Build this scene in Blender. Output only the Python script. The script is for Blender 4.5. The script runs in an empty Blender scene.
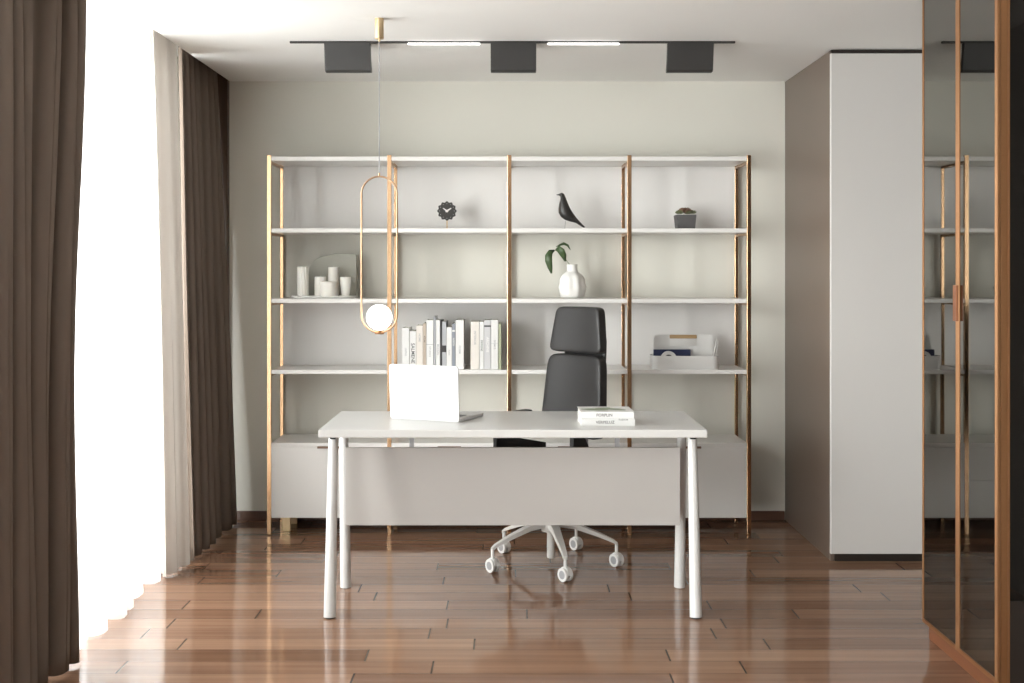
import bpy, bmesh, math, random
from mathutils import Vector, Matrix

random.seed(7)
SC = bpy.context.scene
COL = SC.collection
PI = math.pi
F = 1150.0          # focal length in pixels for a 1024 px wide frame
CX, CY, H = 510.0, 272.0, 1.40

def at(px, py, Y):
    return Vector(((px - CX) * Y / F, Y, H - (py - CY) * Y / F))

# ------------------------------------------------------------------ materials
def new_mat(name):
    m = bpy.data.materials.new(name)
    m.use_nodes = True
    nt = m.node_tree
    return m, nt, nt.nodes['Principled BSDF']

def pm(name, col, rough=0.5, metal=0.0, spec=0.5, var=0.04, scale=30.0, bump=0.0, coat=0.0, ior=1.5,
       stretch=(1, 1, 1), emit=None, emit_s=0.0, sss=0.0):
    m, nt, b = new_mat(name)
    N, L = nt.nodes, nt.links
    tc = N.new('ShaderNodeTexCoord')
    mp = N.new('ShaderNodeMapping'); mp.inputs['Scale'].default_value = stretch
    L.new(tc.outputs['Object'], mp.inputs['Vector'])
    nz = N.new('ShaderNodeTexNoise'); nz.inputs['Scale'].default_value = scale
    nz.inputs['Detail'].default_value = 4
    L.new(mp.outputs[0], nz.inputs['Vector'])
    mx = N.new('ShaderNodeMix'); mx.data_type = 'RGBA'
    lo = [max(0, c * (1 - var)) for c in col]; hi = [min(1, c * (1 + var)) for c in col]
    mx.inputs[6].default_value = (*lo, 1); mx.inputs[7].default_value = (*hi, 1)
    L.new(nz.outputs['Fac'], mx.inputs[0])
    L.new(mx.outputs[2], b.inputs['Base Color'])
    b.inputs['Roughness'].default_value = rough
    b.inputs['Metallic'].default_value = metal
    b.inputs['IOR'].default_value = ior
    b.inputs['Specular IOR Level'].default_value = spec
    b.inputs['Coat Weight'].default_value = coat
    b.inputs['Coat Roughness'].default_value = 0.08
    if sss:
        b.inputs['Subsurface Weight'].default_value = sss
        b.inputs['Subsurface Radius'].default_value = (0.02, 0.015, 0.01)
    if emit:
        b.inputs['Emission Color'].default_value = (*emit, 1)
        b.inputs['Emission Strength'].default_value = emit_s
    if bump:
        bp = N.new('ShaderNodeBump'); bp.inputs['Strength'].default_value = bump
        bp.inputs['Distance'].default_value = 0.002
        L.new(nz.outputs['Fac'], bp.inputs['Height']); L.new(bp.outputs[0], b.inputs['Normal'])
    return m

def floor_mat():
    m, nt, b = new_mat('walnut planks')
    N, L = nt.nodes, nt.links
    def math_(op, a, b_=None, c=None):
        n = N.new('ShaderNodeMath'); n.operation = op
        for i, v in enumerate((a, b_, c)):
            if v is None: continue
            if isinstance(v, (int, float)): n.inputs[i].default_value = v
            else: L.new(v, n.inputs[i])
        return n.outputs[0]
    tc = N.new('ShaderNodeTexCoord')
    sp = N.new('ShaderNodeSeparateXYZ'); L.new(tc.outputs['Object'], sp.inputs[0])
    W, LEN = 0.127, 1.1
    v = math_('DIVIDE', math_('SUBTRACT', sp.outputs['Y'], 4.010 - 0.127 * 60), W)
    row = math_('FLOOR', v); fv = math_('FRACT', v)
    wn = N.new('ShaderNodeTexWhiteNoise'); wn.noise_dimensions = '1D'; L.new(row, wn.inputs['W'])
    u = math_('ADD', math_('DIVIDE', math_('ADD', sp.outputs['X'], 20.0), LEN), wn.outputs['Value'])
    colu = math_('FLOOR', u); fu = math_('FRACT', u)
    cb = N.new('ShaderNodeCombineXYZ'); L.new(colu, cb.inputs[0]); L.new(row, cb.inputs[1])
    wn2 = N.new('ShaderNodeTexWhiteNoise'); wn2.noise_dimensions = '3D'; L.new(cb.outputs[0], wn2.inputs['Vector'])
    # grain: long stretched noise, shifted for each plank
    g = N.new('ShaderNodeCombineXYZ')
    L.new(math_('ADD', math_('MULTIPLY', sp.outputs['X'], 0.9), math_('MULTIPLY', wn2.outputs['Value'], 37.0)), g.inputs[0])
    L.new(math_('MULTIPLY', sp.outputs['Y'], 34.0), g.inputs[1])
    L.new(math_('MULTIPLY', wn2.outputs['Value'], 11.0), g.inputs[2])
    nz = N.new('ShaderNodeTexNoise'); nz.inputs['Scale'].default_value = 1.0; nz.inputs['Detail'].default_value = 5
    L.new(g.outputs[0], nz.inputs['Vector'])
    tone = math_('ADD', math_('MULTIPLY', wn2.outputs['Value'], 0.55), math_('MULTIPLY', nz.outputs['Fac'], 0.75))
    cr = N.new('ShaderNodeValToRGB')
    e = cr.color_ramp.elements
    e[0].position = 0.2; e[0].color = (0.14, 0.072, 0.040, 1)
    e[1].position = 1.0; e[1].color = (0.33, 0.198, 0.128, 1)
    x = e.new(0.6); x.color = (0.225, 0.125, 0.08, 1)
    L.new(tone, cr.inputs['Fac'])
    # seams: the butt ends read dark, the long seams faint
    dend = math_('MINIMUM', fu, math_('SUBTRACT', 1.0, fu))
    end = math_('LESS_THAN', dend, 0.0035 / LEN)
    dlong = math_('MINIMUM', fv, math_('SUBTRACT', 1.0, fv))
    lng = math_('LESS_THAN', dlong, 0.0016 / W)
    seam = math_('MAXIMUM', end, math_('MULTIPLY', lng, 0.55))
    mx = N.new('ShaderNodeMix'); mx.data_type = 'RGBA'
    L.new(seam, mx.inputs[0]); L.new(cr.outputs[0], mx.inputs[6]); mx.inputs[7].default_value = (0.06, 0.03, 0.019, 1)
    L.new(mx.outputs[2], b.inputs['Base Color'])
    b.inputs['Specular IOR Level'].default_value = 0.5
    L.new(math_('ADD', math_('MULTIPLY', nz.outputs['Fac'], 0.06), 0.06), b.inputs['Roughness'])
    b.inputs['IOR'].default_value = 1.47
    bp = N.new('ShaderNodeBump'); bp.inputs['Strength'].default_value = 0.15; bp.inputs['Distance'].default_value = 0.0015
    hgt = math_('ADD', math_('MULTIPLY', seam, -1.0), math_('MULTIPLY', nz.outputs['Fac'], 0.12))
    L.new(hgt, bp.inputs['Height']); L.new(bp.outputs[0], b.inputs['Normal'])
    return m

def cloth_mat(name, col, transl, transp, weave=900):
    m = bpy.data.materials.new(name); m.use_nodes = True
    nt = m.node_tree; N, L = nt.nodes, nt.links
    N.remove(N['Principled BSDF']); out = N['Material Output']
    d = N.new('ShaderNodeBsdfDiffuse'); t = N.new('ShaderNodeBsdfTranslucent'); tr = N.new('ShaderNodeBsdfTransparent')
    tc = N.new('ShaderNodeTexCoord'); nz = N.new('ShaderNodeTexNoise'); nz.inputs['Scale'].default_value = weave
    L.new(tc.outputs['Object'], nz.inputs['Vector'])
    mx = N.new('ShaderNodeMix'); mx.data_type = 'RGBA'
    mx.inputs[6].default_value = (*[c * .93 for c in col], 1); mx.inputs[7].default_value = (*[min(1, c * 1.07) for c in col], 1)
    L.new(nz.outputs['Fac'], mx.inputs[0])
    L.new(mx.outputs[2], d.inputs[0]); L.new(mx.outputs[2], t.inputs[0])
    m1 = N.new('ShaderNodeMixShader'); m1.inputs[0].default_value = transl
    L.new(d.outputs[0], m1.inputs[1]); L.new(t.outputs[0], m1.inputs[2])
    m2 = N.new('ShaderNodeMixShader'); m2.inputs[0].default_value = transp
    L.new(m1.outputs[0], m2.inputs[1]); L.new(tr.outputs[0], m2.inputs[2])
    L.new(m2.outputs[0], out.inputs[0])
    return m

def pane_mat():
    m = bpy.data.materials.new('clear window pane'); m.use_nodes = True
    nt = m.node_tree; N, L = nt.nodes, nt.links
    N.remove(N['Principled BSDF']); out = N['Material Output']
    g = N.new('ShaderNodeBsdfGlossy'); g.inputs['Roughness'].default_value = 0.02
    tr = N.new('ShaderNodeBsdfTransparent'); tr.inputs[0].default_value = (0.95, 0.97, 0.96, 1)
    fr = N.new('ShaderNodeFresnel'); fr.inputs[0].default_value = 1.45
    mx = N.new('ShaderNodeMixShader')
    L.new(fr.outputs[0], mx.inputs[0]); L.new(tr.outputs[0], mx.inputs[1]); L.new(g.outputs[0], mx.inputs[2])
    L.new(mx.outputs[0], out.inputs[0])
    return m

M = dict(
    floor=floor_mat(),
    wall=pm('wall paint', (0.68, 0.67, 0.61), 0.75, var=0.015, scale=4, bump=0.02),
    ceiling=pm('ceiling paint', (0.85, 0.845, 0.82), 0.8, var=0.01, scale=4),
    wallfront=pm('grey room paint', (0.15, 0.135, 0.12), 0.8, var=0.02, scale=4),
    base=pm('dark wood skirting', (0.10, 0.05, 0.032), 0.3, var=0.15, scale=8, stretch=(1, 8, 8)),
    darkwood=pm('dark brown wood trim', (0.055, 0.028, 0.014), 0.35, var=0.2, scale=8, stretch=(8, 8, 1)),
    white=pm('white lacquer', (0.74, 0.73, 0.71), 0.32, var=0.01, scale=6),
    desk=pm('white desk laminate', (0.58, 0.575, 0.56), 0.3, var=0.012, scale=6),
    panel=pm('pale grey modesty panel', (0.43, 0.41, 0.39), 0.5, var=0.01, scale=6),
    leg=pm('white powder coated tube', (0.64, 0.64, 0.63), 0.22, var=0.01, scale=10),
    backp=pm('cool grey back panel', (0.73, 0.72, 0.705), 0.55, var=0.01, scale=4),
    brass=pm('brushed rose brass', (0.60, 0.39, 0.23), 0.22, metal=1.0, var=0.05, scale=40, stretch=(8, 8, 1)),
    ringm=pm('rose gold tube', (0.50, 0.33, 0.21), 0.36, metal=1.0, var=0.03, scale=40),
    gold=pm('satin gold', (0.70, 0.54, 0.33), 0.45, metal=1.0, var=0.04, scale=40),
    copper=pm('copper bronze lacquer', (0.42, 0.215, 0.10), 0.3, metal=0.8, var=0.06, scale=30, stretch=(1, 1, 8)),
    copperp=pm('copper plinth', (0.27, 0.105, 0.05), 0.3, metal=0.4, var=0.08, scale=20),
    handleb=pm('bronze brown handle', (0.20, 0.12, 0.085), 0.4, metal=0.4, var=0.06, scale=60),
    taupe=pm('taupe satin laminate', (0.145, 0.108, 0.086), 0.34, var=0.08, scale=25, stretch=(6, 6, .4)),
    wdoor=pm('pale grey wardrobe lacquer', (0.56, 0.545, 0.525), 0.42, var=0.01, scale=6),
    dark=pm('near black trim', (0.020, 0.015, 0.012), 0.45, var=0.1, scale=20),
    smoked=pm('smoked mirror glass', (0.215, 0.21, 0.197), 0.015, metal=1.0, var=0.005, scale=2),
    darkglass=pm('dark tinted glass', (0.008, 0.007, 0.006), 0.03, spec=0.35, var=0.02, scale=2),
    leather=pm('charcoal leather', (0.022, 0.021, 0.021), 0.42, var=0.12, scale=140, bump=0.12),
    black=pm('black plastic', (0.015, 0.014, 0.014), 0.4, var=0.1, scale=60),
    caster=pm('white nylon', (0.80, 0.79, 0.77), 0.3, var=0.01, scale=30),
    castergrey=pm('grey wheel hub', (0.36, 0.36, 0.37), 0.4, var=0.03, scale=60),
    alu=pm('pale cast base', (0.66, 0.64, 0.61), 0.35, var=0.02, scale=30),
    track=pm('black track', (0.03, 0.028, 0.026), 0.45, var=0.06, scale=30),
    shade=pm('charcoal lamp body', (0.030, 0.029, 0.028), 0.55, var=0.05, scale=50),
    led=pm('lit diffuser', (0.9, 0.9, 0.88), 0.5, emit=(1.0, 0.985, 0.95), emit_s=5.0),
    globe=pm('lit opal globe', (0.95, 0.95, 0.93), 0.3, emit=(1.0, 0.985, 0.95), emit_s=4.0),
    laptop=pm('white laptop shell', (0.66, 0.66, 0.66), 0.4, var=0.005, scale=30),
    keys=pm('grey laptop keys', (0.22, 0.22, 0.23), 0.5, var=0.05, scale=80),
    screen=pm('dark laptop screen', (0.02, 0.02, 0.022), 0.1, var=0.05, scale=5),
    ceramic=pm('white ceramic', (0.76, 0.755, 0.73), 0.35, var=0.015, scale=25, bump=0.1),
    wax=pm('ivory wax', (0.80, 0.79, 0.74), 0.55, var=0.02, scale=25, sss=0.1),
    stone=pm('grey green slate board', (0.40, 0.40, 0.35), 0.6, var=0.05, scale=14),
    bird=pm('black painted wood', (0.022, 0.020, 0.018), 0.42, var=0.1, scale=40),
    wire=pm('steel wire', (0.35, 0.34, 0.33), 0.3, metal=1.0, var=0.02),
    pot=pm('charcoal concrete', (0.085, 0.082, 0.082), 0.7, var=0.12, scale=120, bump=0.2),
    succ=pm('grey green succulent', (0.13, 0.15, 0.07), 0.55, var=0.35, scale=60),
    succr=pm('reddish succulent heart', (0.17, 0.10, 0.065), 0.55, var=0.25, scale=60),
    pebble=pm('white pebbles', (0.75, 0.74, 0.66), 0.6, var=0.1, scale=200),
    leaf=pm('deep green leaf', (0.045, 0.08, 0.028), 0.42, var=0.25, scale=50),
    stem=pm('green stem', (0.10, 0.15, 0.06), 0.5),
    paper=pm('book pages', (0.80, 0.78, 0.72), 0.8, var=0.06, scale=300, stretch=(1, 1, 6)),
    ink=pm('dark ink', (0.04, 0.04, 0.042), 0.6),
    inkg=pm('grey ink', (0.34, 0.34, 0.35), 0.6),
    navy=pm('navy cover', (0.018, 0.024, 0.075), 0.5),
    wood=pm('pale wood handle', (0.42, 0.28, 0.14), 0.5, var=0.15, scale=30, stretch=(.5, 6, 6)),
    bin=pm('white moulded plastic', (0.68, 0.675, 0.66), 0.4, var=0.01, scale=10),
    drape=cloth_mat('taupe drape cloth', (0.215, 0.175, 0.145), 0.10, 0.0),
    linen=cloth_mat('pale linen cloth', (0.62, 0.57, 0.52), 0.12, 0.0),
    sheer=cloth_mat('white sheer voile', (0.90, 0.90, 0.89), 0.62, 0.38),
    pane=pane_mat(),
    frame=pm('white window frame', (0.75, 0.74, 0.72), 0.4, var=0.01),
)

# ------------------------------------------------------------------ mesh helpers
def finish(name, bm, mat, parent=None, smooth=False, angle=40):
    bmesh.ops.recalc_face_normals(bm, faces=bm.faces)
    me = bpy.data.meshes.new(name); bm.to_mesh(me); bm.free()
    o = bpy.data.objects.new(name, me); COL.objects.link(o)
    me.materials.append(mat)
    if smooth:
        for p in me.polygons: p.use_smooth = True
        try:
            me.set_sharp_from_angle(angle=math.radians(angle))
        except Exception: pass
    if parent is not None: o.parent = parent
    return o

def box(bm, x0, x1, y0, y1, z0, z1, bev=0.0, seg=2, mtx=None):
    r = bmesh.ops.create_cube(bm, size=1.0)
    vs = r['verts']
    for v in vs:
        v.co = Vector(((x0 + x1) / 2 + v.co.x * (x1 - x0), (y0 + y1) / 2 + v.co.y * (y1 - y0), (z0 + z1) / 2 + v.co.z * (z1 - z0)))
    if bev:
        es = list({e for v in vs for e in v.link_edges})
        rr = bmesh.ops.bevel(bm, geom=es, offset=bev, segments=seg, affect='EDGES', profile=0.5)
        vs = list({v for f in rr['faces'] for v in f.verts} | {v for v in vs if v.is_valid})
    if mtx is not None:
        for v in vs: v.co = mtx @ v.co
    return vs

def cone(bm, p0, p1, r0, r1, n=20, caps=True):
    p0, p1 = Vector(p0), Vector(p1)
    d = (p1 - p0).normalized()
    a = Vector((0, 0, 1)) if abs(d.z) < 0.95 else Vector((1, 0, 0))
    u = d.cross(a).normalized(); w = d.cross(u).normalized()
    A, B = [], []
    for i in range(n):
        t = 2 * PI * i / n
        e = u * math.cos(t) + w * math.sin(t)
        A.append(bm.verts.new(p0 + e * r0)); B.append(bm.verts.new(p1 + e * r1))
    for i in range(n):
        j = (i + 1) % n
        bm.faces.new((A[i], A[j], B[j], B[i]))
    if caps:
        bm.faces.new(A[::-1]); bm.faces.new(B)
    return A + B

def tube(bm, pts, r, n=10, closed=False):
    pts = [Vector(p) for p in pts]; m = len(pts); rings = []
    ref = None
    for i, p in enumerate(pts):
        if closed: d = (pts[(i + 1) % m] - pts[i - 1]).normalized()
        else: d = (pts[min(i + 1, m - 1)] - pts[max(i - 1, 0)]).normalized()
        if ref is None:
            ref = d.cross(Vector((0, 1, 0)) if abs(d.y) < 0.9 else Vector((1, 0, 0))).normalized()
        u = (ref - d * ref.dot(d)).normalized(); ref = u
        w = d.cross(u)
        rr = r[i] if isinstance(r, (list, tuple)) else r
        rings.append([bm.verts.new(p + (u * math.cos(2 * PI * k / n) + w * math.sin(2 * PI * k / n)) * rr) for k in range(n)])
    for i in range(m if closed else m - 1):
        a, b = rings[i], rings[(i + 1) % m]
        for k in range(n):
            bm.faces.new((a[k], a[(k + 1) % n], b[(k + 1) % n], b[k]))
    if not closed:
        bm.faces.new(rings[0][::-1]); bm.faces.new(rings[-1])

def lathe(bm, prof, c=(0, 0, 0), n=32, fn=None):
    c = Vector(c); rings = []
    for (r, z) in prof:
        ring = []
        for k in range(n):
            t = 2 * PI * k / n
            rr = r * (fn(t, z) if fn else 1.0)
            ring.append(bm.verts.new(c + Vector((rr * math.cos(t), rr * math.sin(t), z))))
        rings.append(ring)
    for i in range(len(rings) - 1):
        a, b = rings[i], rings[i + 1]
        for k in range(n):
            bm.faces.new((a[k], a[(k + 1) % n], b[(k + 1) % n], b[k]))
    bm.faces.new(rings[0][::-1]); bm.faces.new(rings[-1])

def prism(bm, pts, axis, a0, a1):
    """outline pts in the plane across `axis` (x: (y,z), y: (x,z), z: (x,y)) extruded from a0 to a1"""
    def mk(p, a):
        if axis == 'x': return Vector((a, p[0], p[1]))
        if axis == 'y': return Vector((p[0], a, p[1]))
        return Vector((p[0], p[1], a))
    A = [bm.verts.new(mk(p, a0)) for p in pts]; B = [bm.verts.new(mk(p, a1)) for p in pts]
    n = len(pts)
    for i in range(n):
        j = (i + 1) % n
        bm.faces.new((A[i], A[j], B[j], B[i]))
    bm.faces.new(A[::-1]); bm.faces.new(B)

def cushion(bm, w, d, h, fn=None, n=10, e=5.0):
    """superellipsoid block, sizes w (x) d (y) h (z), centred, then moved by fn(Vector)"""
    r = bmesh.ops.create_cube(bm, size=2.0)
    bmesh.ops.subdivide_edges(bm, edges=list({ed for v in r['verts'] for ed in v.link_edges}), cuts=n, use_grid_fill=True)
    for v in bm.verts:
        x, y, z = v.co
        L_ = (abs(x) ** e + abs(y) ** e + abs(z) ** e) ** (1 / e)
        c = Vector((x / L_ * w / 2, y / L_ * d / 2, z / L_ * h / 2))
        v.co = fn(c) if fn else c

def empty(name, loc, label, cat, group=None, rz=0.0):
    o = bpy.data.objects.new(name, None); COL.objects.link(o)
    o.location = loc; o.rotation_euler = (0, 0, rz); o.empty_display_size = 0.1
    tag(o, label, cat, group)
    return o

def tag(o, label, cat, group=None):
    o['label'] = label; o['category'] = cat
    if group: o['group'] = group
    return o

def struct(name, bm, mat, parent=None, smooth=False):
    o = finish(name, bm, mat, parent, smooth)
    if parent is None: o['kind'] = 'structure'
    return o

def text_part(name, s, size, mat, parent, mtx, depth=0.0006, align='CENTER', sx=1.0):
    cu = bpy.data.curves.new('t', 'FONT'); cu.body = s; cu.size = size; cu.extrude = depth; cu.offset = size * 0.008
    cu.align_x = align; cu.align_y = 'CENTER'; cu.resolution_u = 3
    t = bpy.data.objects.new('t', cu); COL.objects.link(t)
    bpy.context.view_layer.update()
    me = bpy.data.meshes.new_from_object(t.evaluated_get(bpy.context.evaluated_depsgraph_get()))
    bpy.data.objects.remove(t); bpy.data.curves.remove(cu)
    me.transform(Matrix.Diagonal((sx, 1, 1, 1))); me.transform(mtx)
    me.materials.clear(); me.materials.append(mat); me.name = name
    o = bpy.data.objects.new(name, me); COL.objects.link(o); o.parent = parent
    return o

# ------------------------------------------------------------------ room shell
YB = 6.497          # back wall
YF = -1.6           # wall behind the camera
XR = 2.22           # right wall
XL = -1.95          # window wall
XC = -1.582         # edge of the lowered ceiling (curtain recess beyond it)
ZC = 2.477
bm = bmesh.new(); box(bm, XL - .15, XR + .1, YF - .1, YB + .1, -0.08, 0.0); struct('floor', bm, M['floor'])
bm = bmesh.new(); box(bm, XC, XR + .1, YF - .1, YB + .1, ZC, ZC + .16); struct('ceiling', bm, M['ceiling'])
bm = bmesh.new(); box(bm, XL - .15, XC - .0005, YF - .1, YB + .1, ZC + .14, ZC + .22); struct('ceiling_recess', bm, M['ceiling'])
bm = bmesh.new(); box(bm, XL - .15, XR + .1, YB, YB + .1, 0.0, ZC + .14); struct('wall_back', bm, M['wall'])
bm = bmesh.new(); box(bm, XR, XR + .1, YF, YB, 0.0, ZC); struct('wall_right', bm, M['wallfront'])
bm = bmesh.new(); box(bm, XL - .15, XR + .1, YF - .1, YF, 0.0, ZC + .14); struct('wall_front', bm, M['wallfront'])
W1, W2 = -1.2, 5.72      # window opening along the left wall
bm = bmesh.new(); box(bm, XL - .12, XL, W2, YB, 0.0, ZC + .14); struct('wall_left', bm, M['wall'])
bm = bmesh.new(); box(bm, XL - .12, XL, YF, W1, 0.0, ZC + .14); struct('wall_left', bm, M['wall'])
bm = bmesh.new()
box(bm, XL - .12, XL, W1, W2, ZC + .02, ZC + .14); struct('wall_left', bm, M['wall'])
bm = bmesh.new(); box(bm, XC + .02, 1.549, YB - .014, YB - .0005, 0.0, 0.052, 0.003); struct('baseboard_back', bm, M['base'])
# dark wood reveal in the corner beside the curtain
bm = bmesh.new(); box(bm, -1.74, XC - .002, YB - .05, YB - .001, 0.002, ZC + .13, 0.004); struct('trim_1', bm, M['darkwood'])
# window: frame, mullions, panes
wf = bpy.data.objects.new('window_1', None); COL.objects.link(wf); wf.location = (XL - .06, 0, 0); wf['kind'] = 'structure'
bm = bmesh.new()
for (a, b_) in ((W1, W1 + .06), (W2 - .06, W2)): box(bm, -.03, .03, a, b_, 0.0, ZC + .02)
box(bm, -.03, .03, W1 + .06, W2 - .06, 0.0, .06); box(bm, -.03, .03, W1 + .06, W2 - .06, ZC - .04, ZC + .02)
ys = [W1 + .06 + (W2 - W1 - .12) * k / 5 for k in range(6)]
for k in range(1, 5): box(bm, -.025, .025, ys[k] - .025, ys[k] + .025, .06, ZC - .04)
finish('window_frame', bm, M['frame'], wf)
for k in range(5):
    bm = bmesh.new()
    a, b_ = ys[k] + (.025 if k else 0), ys[k + 1] - (.025 if k < 4 else 0)
    vs = [bm.verts.new((0, y, z)) for y, z in ((a, .06), (b_, .06), (b_, ZC - .04), (a, ZC - .04))]
    bm.faces.new(vs); finish('pane', bm, M['pane'], wf)

# ------------------------------------------------------------------ curtains
def curtain(name, mat, Y0, Y1, xc, amp, folds, z0, z1, label, cat, seed, yedge=None, xfn=None, solid=0.0, group=None, nz=40, per=16, sharp=0.0):
    rnd = random.Random(seed)
    n = int(folds * per)
    ph = [rnd.uniform(0, 6.28) for _ in range(4)]
    bm = bmesh.new(); rows = []
    # fold centres of uneven width
    w = [rnd.uniform(.7, 1.3) for _ in range(int(folds) + 2)]
    tot = sum(w[:int(folds)]); acc = [0]
    for q in w[:int(folds)]: acc.append(acc[-1] + q / tot)
    hts = [rnd.uniform(.6, 1.25) for _ in range(int(folds))]
    for j in range(nz + 1):
        t = j / nz; z = z0 + (z1 - z0) * t
        row = []
        for i in range(n + 1):
            s = i / n
            k = min(int(folds) - 1, next((q for q in range(int(folds)) if s <= acc[q + 1] + 1e-9), int(folds) - 1))
            u = (s - acc[k]) / (acc[k + 1] - acc[k])
            # gently wandering folds, fuller towards the hem
            u2 = u + .08 * math.sin(3.1 * t + ph[0] + k * 1.7)
            wv = math.cos(2 * PI * u2)
            wv = math.copysign(abs(wv) ** (1 - sharp), wv)
            A = amp * hts[k] * (0.62 + 0.38 * (1 - t))
            # hts change smoothly between neighbours
            if u < .5 and k > 0: A *= 1 + (hts[k - 1] / hts[k] - 1) * (.5 - u)
            if u > .5 and k < int(folds) - 1: A *= 1 + (hts[k + 1] / hts[k] - 1) * (u - .5)
            x = xc + A * wv + amp * .22 * math.sin(11 * s + 2.2 * t + ph[1]) + (xfn(t, s) if xfn else 0)
            y = Y0 + (Y1 - Y0) * s + .35 * amp * math.sin(4 * PI * u2) * (.6 + .4 * (1 - t)) + (yedge(t, s) if yedge else 0)
            row.append(bm.verts.new((x, y, z)))
        rows.append(row)
    for j in range(nz):
        for i in range(n):
            bm.faces.new((rows[j][i], rows[j][i + 1], rows[j + 1][i + 1], rows[j + 1][i]))
    o = finish(name, bm, mat, None, True, 180)
    if solid:
        md = o.modifiers.new('thickness', 'SOLIDIFY'); md.thickness = solid
    tag(o, label, cat, group)
    return o

ZT = ZC + .135
curtain('drape', M['drape'], 3.40, 4.10, -1.60, .054, 6, .012, ZT,
        'taupe floor-length drape in the near left foreground, in front of the bright sheer', 'curtain', 3,
        yedge=lambda t, s: s * (.105 * t - .055 * math.sin(PI * min(1, t * 1.15)) ** 2), solid=.003, per=24,
        xfn=lambda t, s: .02 * (1 - t) - .025 * s * (1 - t) + .02 * s * t)
curtain('sheer_curtain', M['sheer'], 4.24, 5.58, -1.705, .062, 7, .006, ZT,
        'glowing white sheer curtain hanging in front of the window', 'curtain', 5, per=20, nz=16,
        xfn=lambda t, s: .085 * (1 - t) - .045 * max(0, s - .7) / .3)
curtain('sheer_curtain', M['sheer'], -1.15, 3.34, -1.67, .030, 28, .006, ZT,
        'white sheer curtain beside the camera, nearer the viewer than the taupe foreground drape', 'curtain', 6, per=12, nz=10)
curtain('linen_curtain', M['linen'], 5.20, 5.68, -1.635, .020, 2, .010, ZT,
        'pale beige linen curtain gathered between the white sheer and the far taupe drape', 'curtain', 8, per=40,
        xfn=lambda t, s: (1 - t) ** .8 * (.055 + .075 * s) - .03 * s, yedge=lambda t, s: (1 - t) ** .8 * (.02 - .23 * s), sharp=.1)
curtain('drape', M['drape'], 5.74, 6.42, -1.655, .034, 6, .012, ZT,
        'taupe floor-length drape at the far end of the window, beside the back wall', 'curtain', 12, per=24, solid=.003,
        xfn=lambda t, s: .115 * (1 - t) ** .9, yedge=lambda t, s: -(.19 - .11 * s) * (1 - t) ** .9)

# ------------------------------------------------------------------ wardrobe
w = empty('wardrobe', (1.553, 5.555, 0), 'tall floor-to-ceiling wardrobe with taupe side and pale grey door', 'wardrobe')
D, WW = YB - 5.555 - .002, XR - 1.553 - .002
bm = bmesh.new(); box(bm, 0, .02, .02, D, 0, ZC - .003, .001); finish('side_panel', bm, M['taupe'], w)
bm = bmesh.new(); box(bm, .0205, WW, .03, D, .04, ZC - .04); finish('carcass', bm, M['taupe'], w)
bm = bmesh.new(); box(bm, .001, WW, 0, .0195, .038, ZC - .021, .0015); finish('door', bm, M['wdoor'], w)
bm = bmesh.new(); box(bm, .0205, WW, .012, .03, 0, .038); o = finish('plinth', bm, M['dark'], w)
bm = bmesh.new(); box(bm, -.0, WW, .004, .0295, ZC - .020, ZC - .003); o = finish('filler_strip', bm, M['dark'], w)
bm = bmesh.new(); box(bm, -.003, .0008, -.001, .0195,   .038, ZC - .021); o = finish('edge_strip', bm, M['white'], w)

# ------------------------------------------------------------------ mirrored display cabinet at right
XM, YA, YBk = 1.530, 3.610, 4.270
c = empty('display_cabinet', (XM, YA, 0), 'tall copper-framed cabinet with smoked mirror doors at the right edge', 'cabinet')
LY = YBk - YA; mid = 3.936 - YA; W_ = XR - XM - .003; ZK = ZC - .004
bm = bmesh.new(); box(bm, .070, W_, .04, LY + .12, 0, .10); finish('plinth', bm, M['copperp'], c)
bm = bmesh.new(); box(bm, .032, W_, .012, LY, .1005, ZK); box(bm, .064, W_, LY, LY + .125, .1005, ZK); finish('carcass', bm, M['dark'], c)
def cab_door(y0, y1, fa):
    fw = .015 if fa < .012 else .010
    bm = bmesh.new()
    box(bm, 0, .028, y0, y0 + fa, .103, ZK, .0008, 1); box(bm, 0, .028, y1 - fw, y1, .103, ZK, .0008, 1)
    box(bm, 0, .028, y0 + fa, y1 - fw, .103, .118); box(bm, 0, .028, y0 + fa, y1 - fw, ZK - .015, ZK)
    d = finish('door', bm, M['copper'], c)
    bm = bmesh.new(); box(bm, .003, .009, y0 + fa, y1 - fw, .118, ZK - .015)
    g = finish('mirror_glass', bm, M['smoked'], d); g['label'] = 'smoked mirror glass'
    return d
d1 = cab_door(.0115, mid - .001, .010); d2 = cab_door(mid + .001, LY, .014)
bm = bmesh.new(); box(bm, -.009, -.0003, mid - .016, mid + .016, 1.232, 1.355, .002); finish('handle', bm, M['copperp'], d2)['label'] = 'copper block handle'
bm = bmesh.new(); box(bm, 0, .010, 0, .0105, .103, ZK, .001); box(bm, .0115, .033, 0.001, .0115, .103, ZK, .001); finish('corner_post', bm, M['copper'], c)
bm = bmesh.new(); box(bm, .034, .040, 0, .010, .103, ZK, .001); box(bm, W_ - .012, W_, 0, .010, .103, ZK, .001); finish('side_frame', bm, M['copper'], c)
bm = bmesh.new(); box(bm, .0405, W_ - .0125, .002, .010, .367, ZK); finish('side_glass', bm, M['darkglass'], c)['label'] = 'dark tinted glass side'
bm = bmesh.new(); box(bm, .0405, W_ - .0125, .002, .010, .1005, .366); finish('reflection_panel', bm, M['dark'], c)  # near-black sheet painted in for the dark floor reflection low in the side glass

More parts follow.
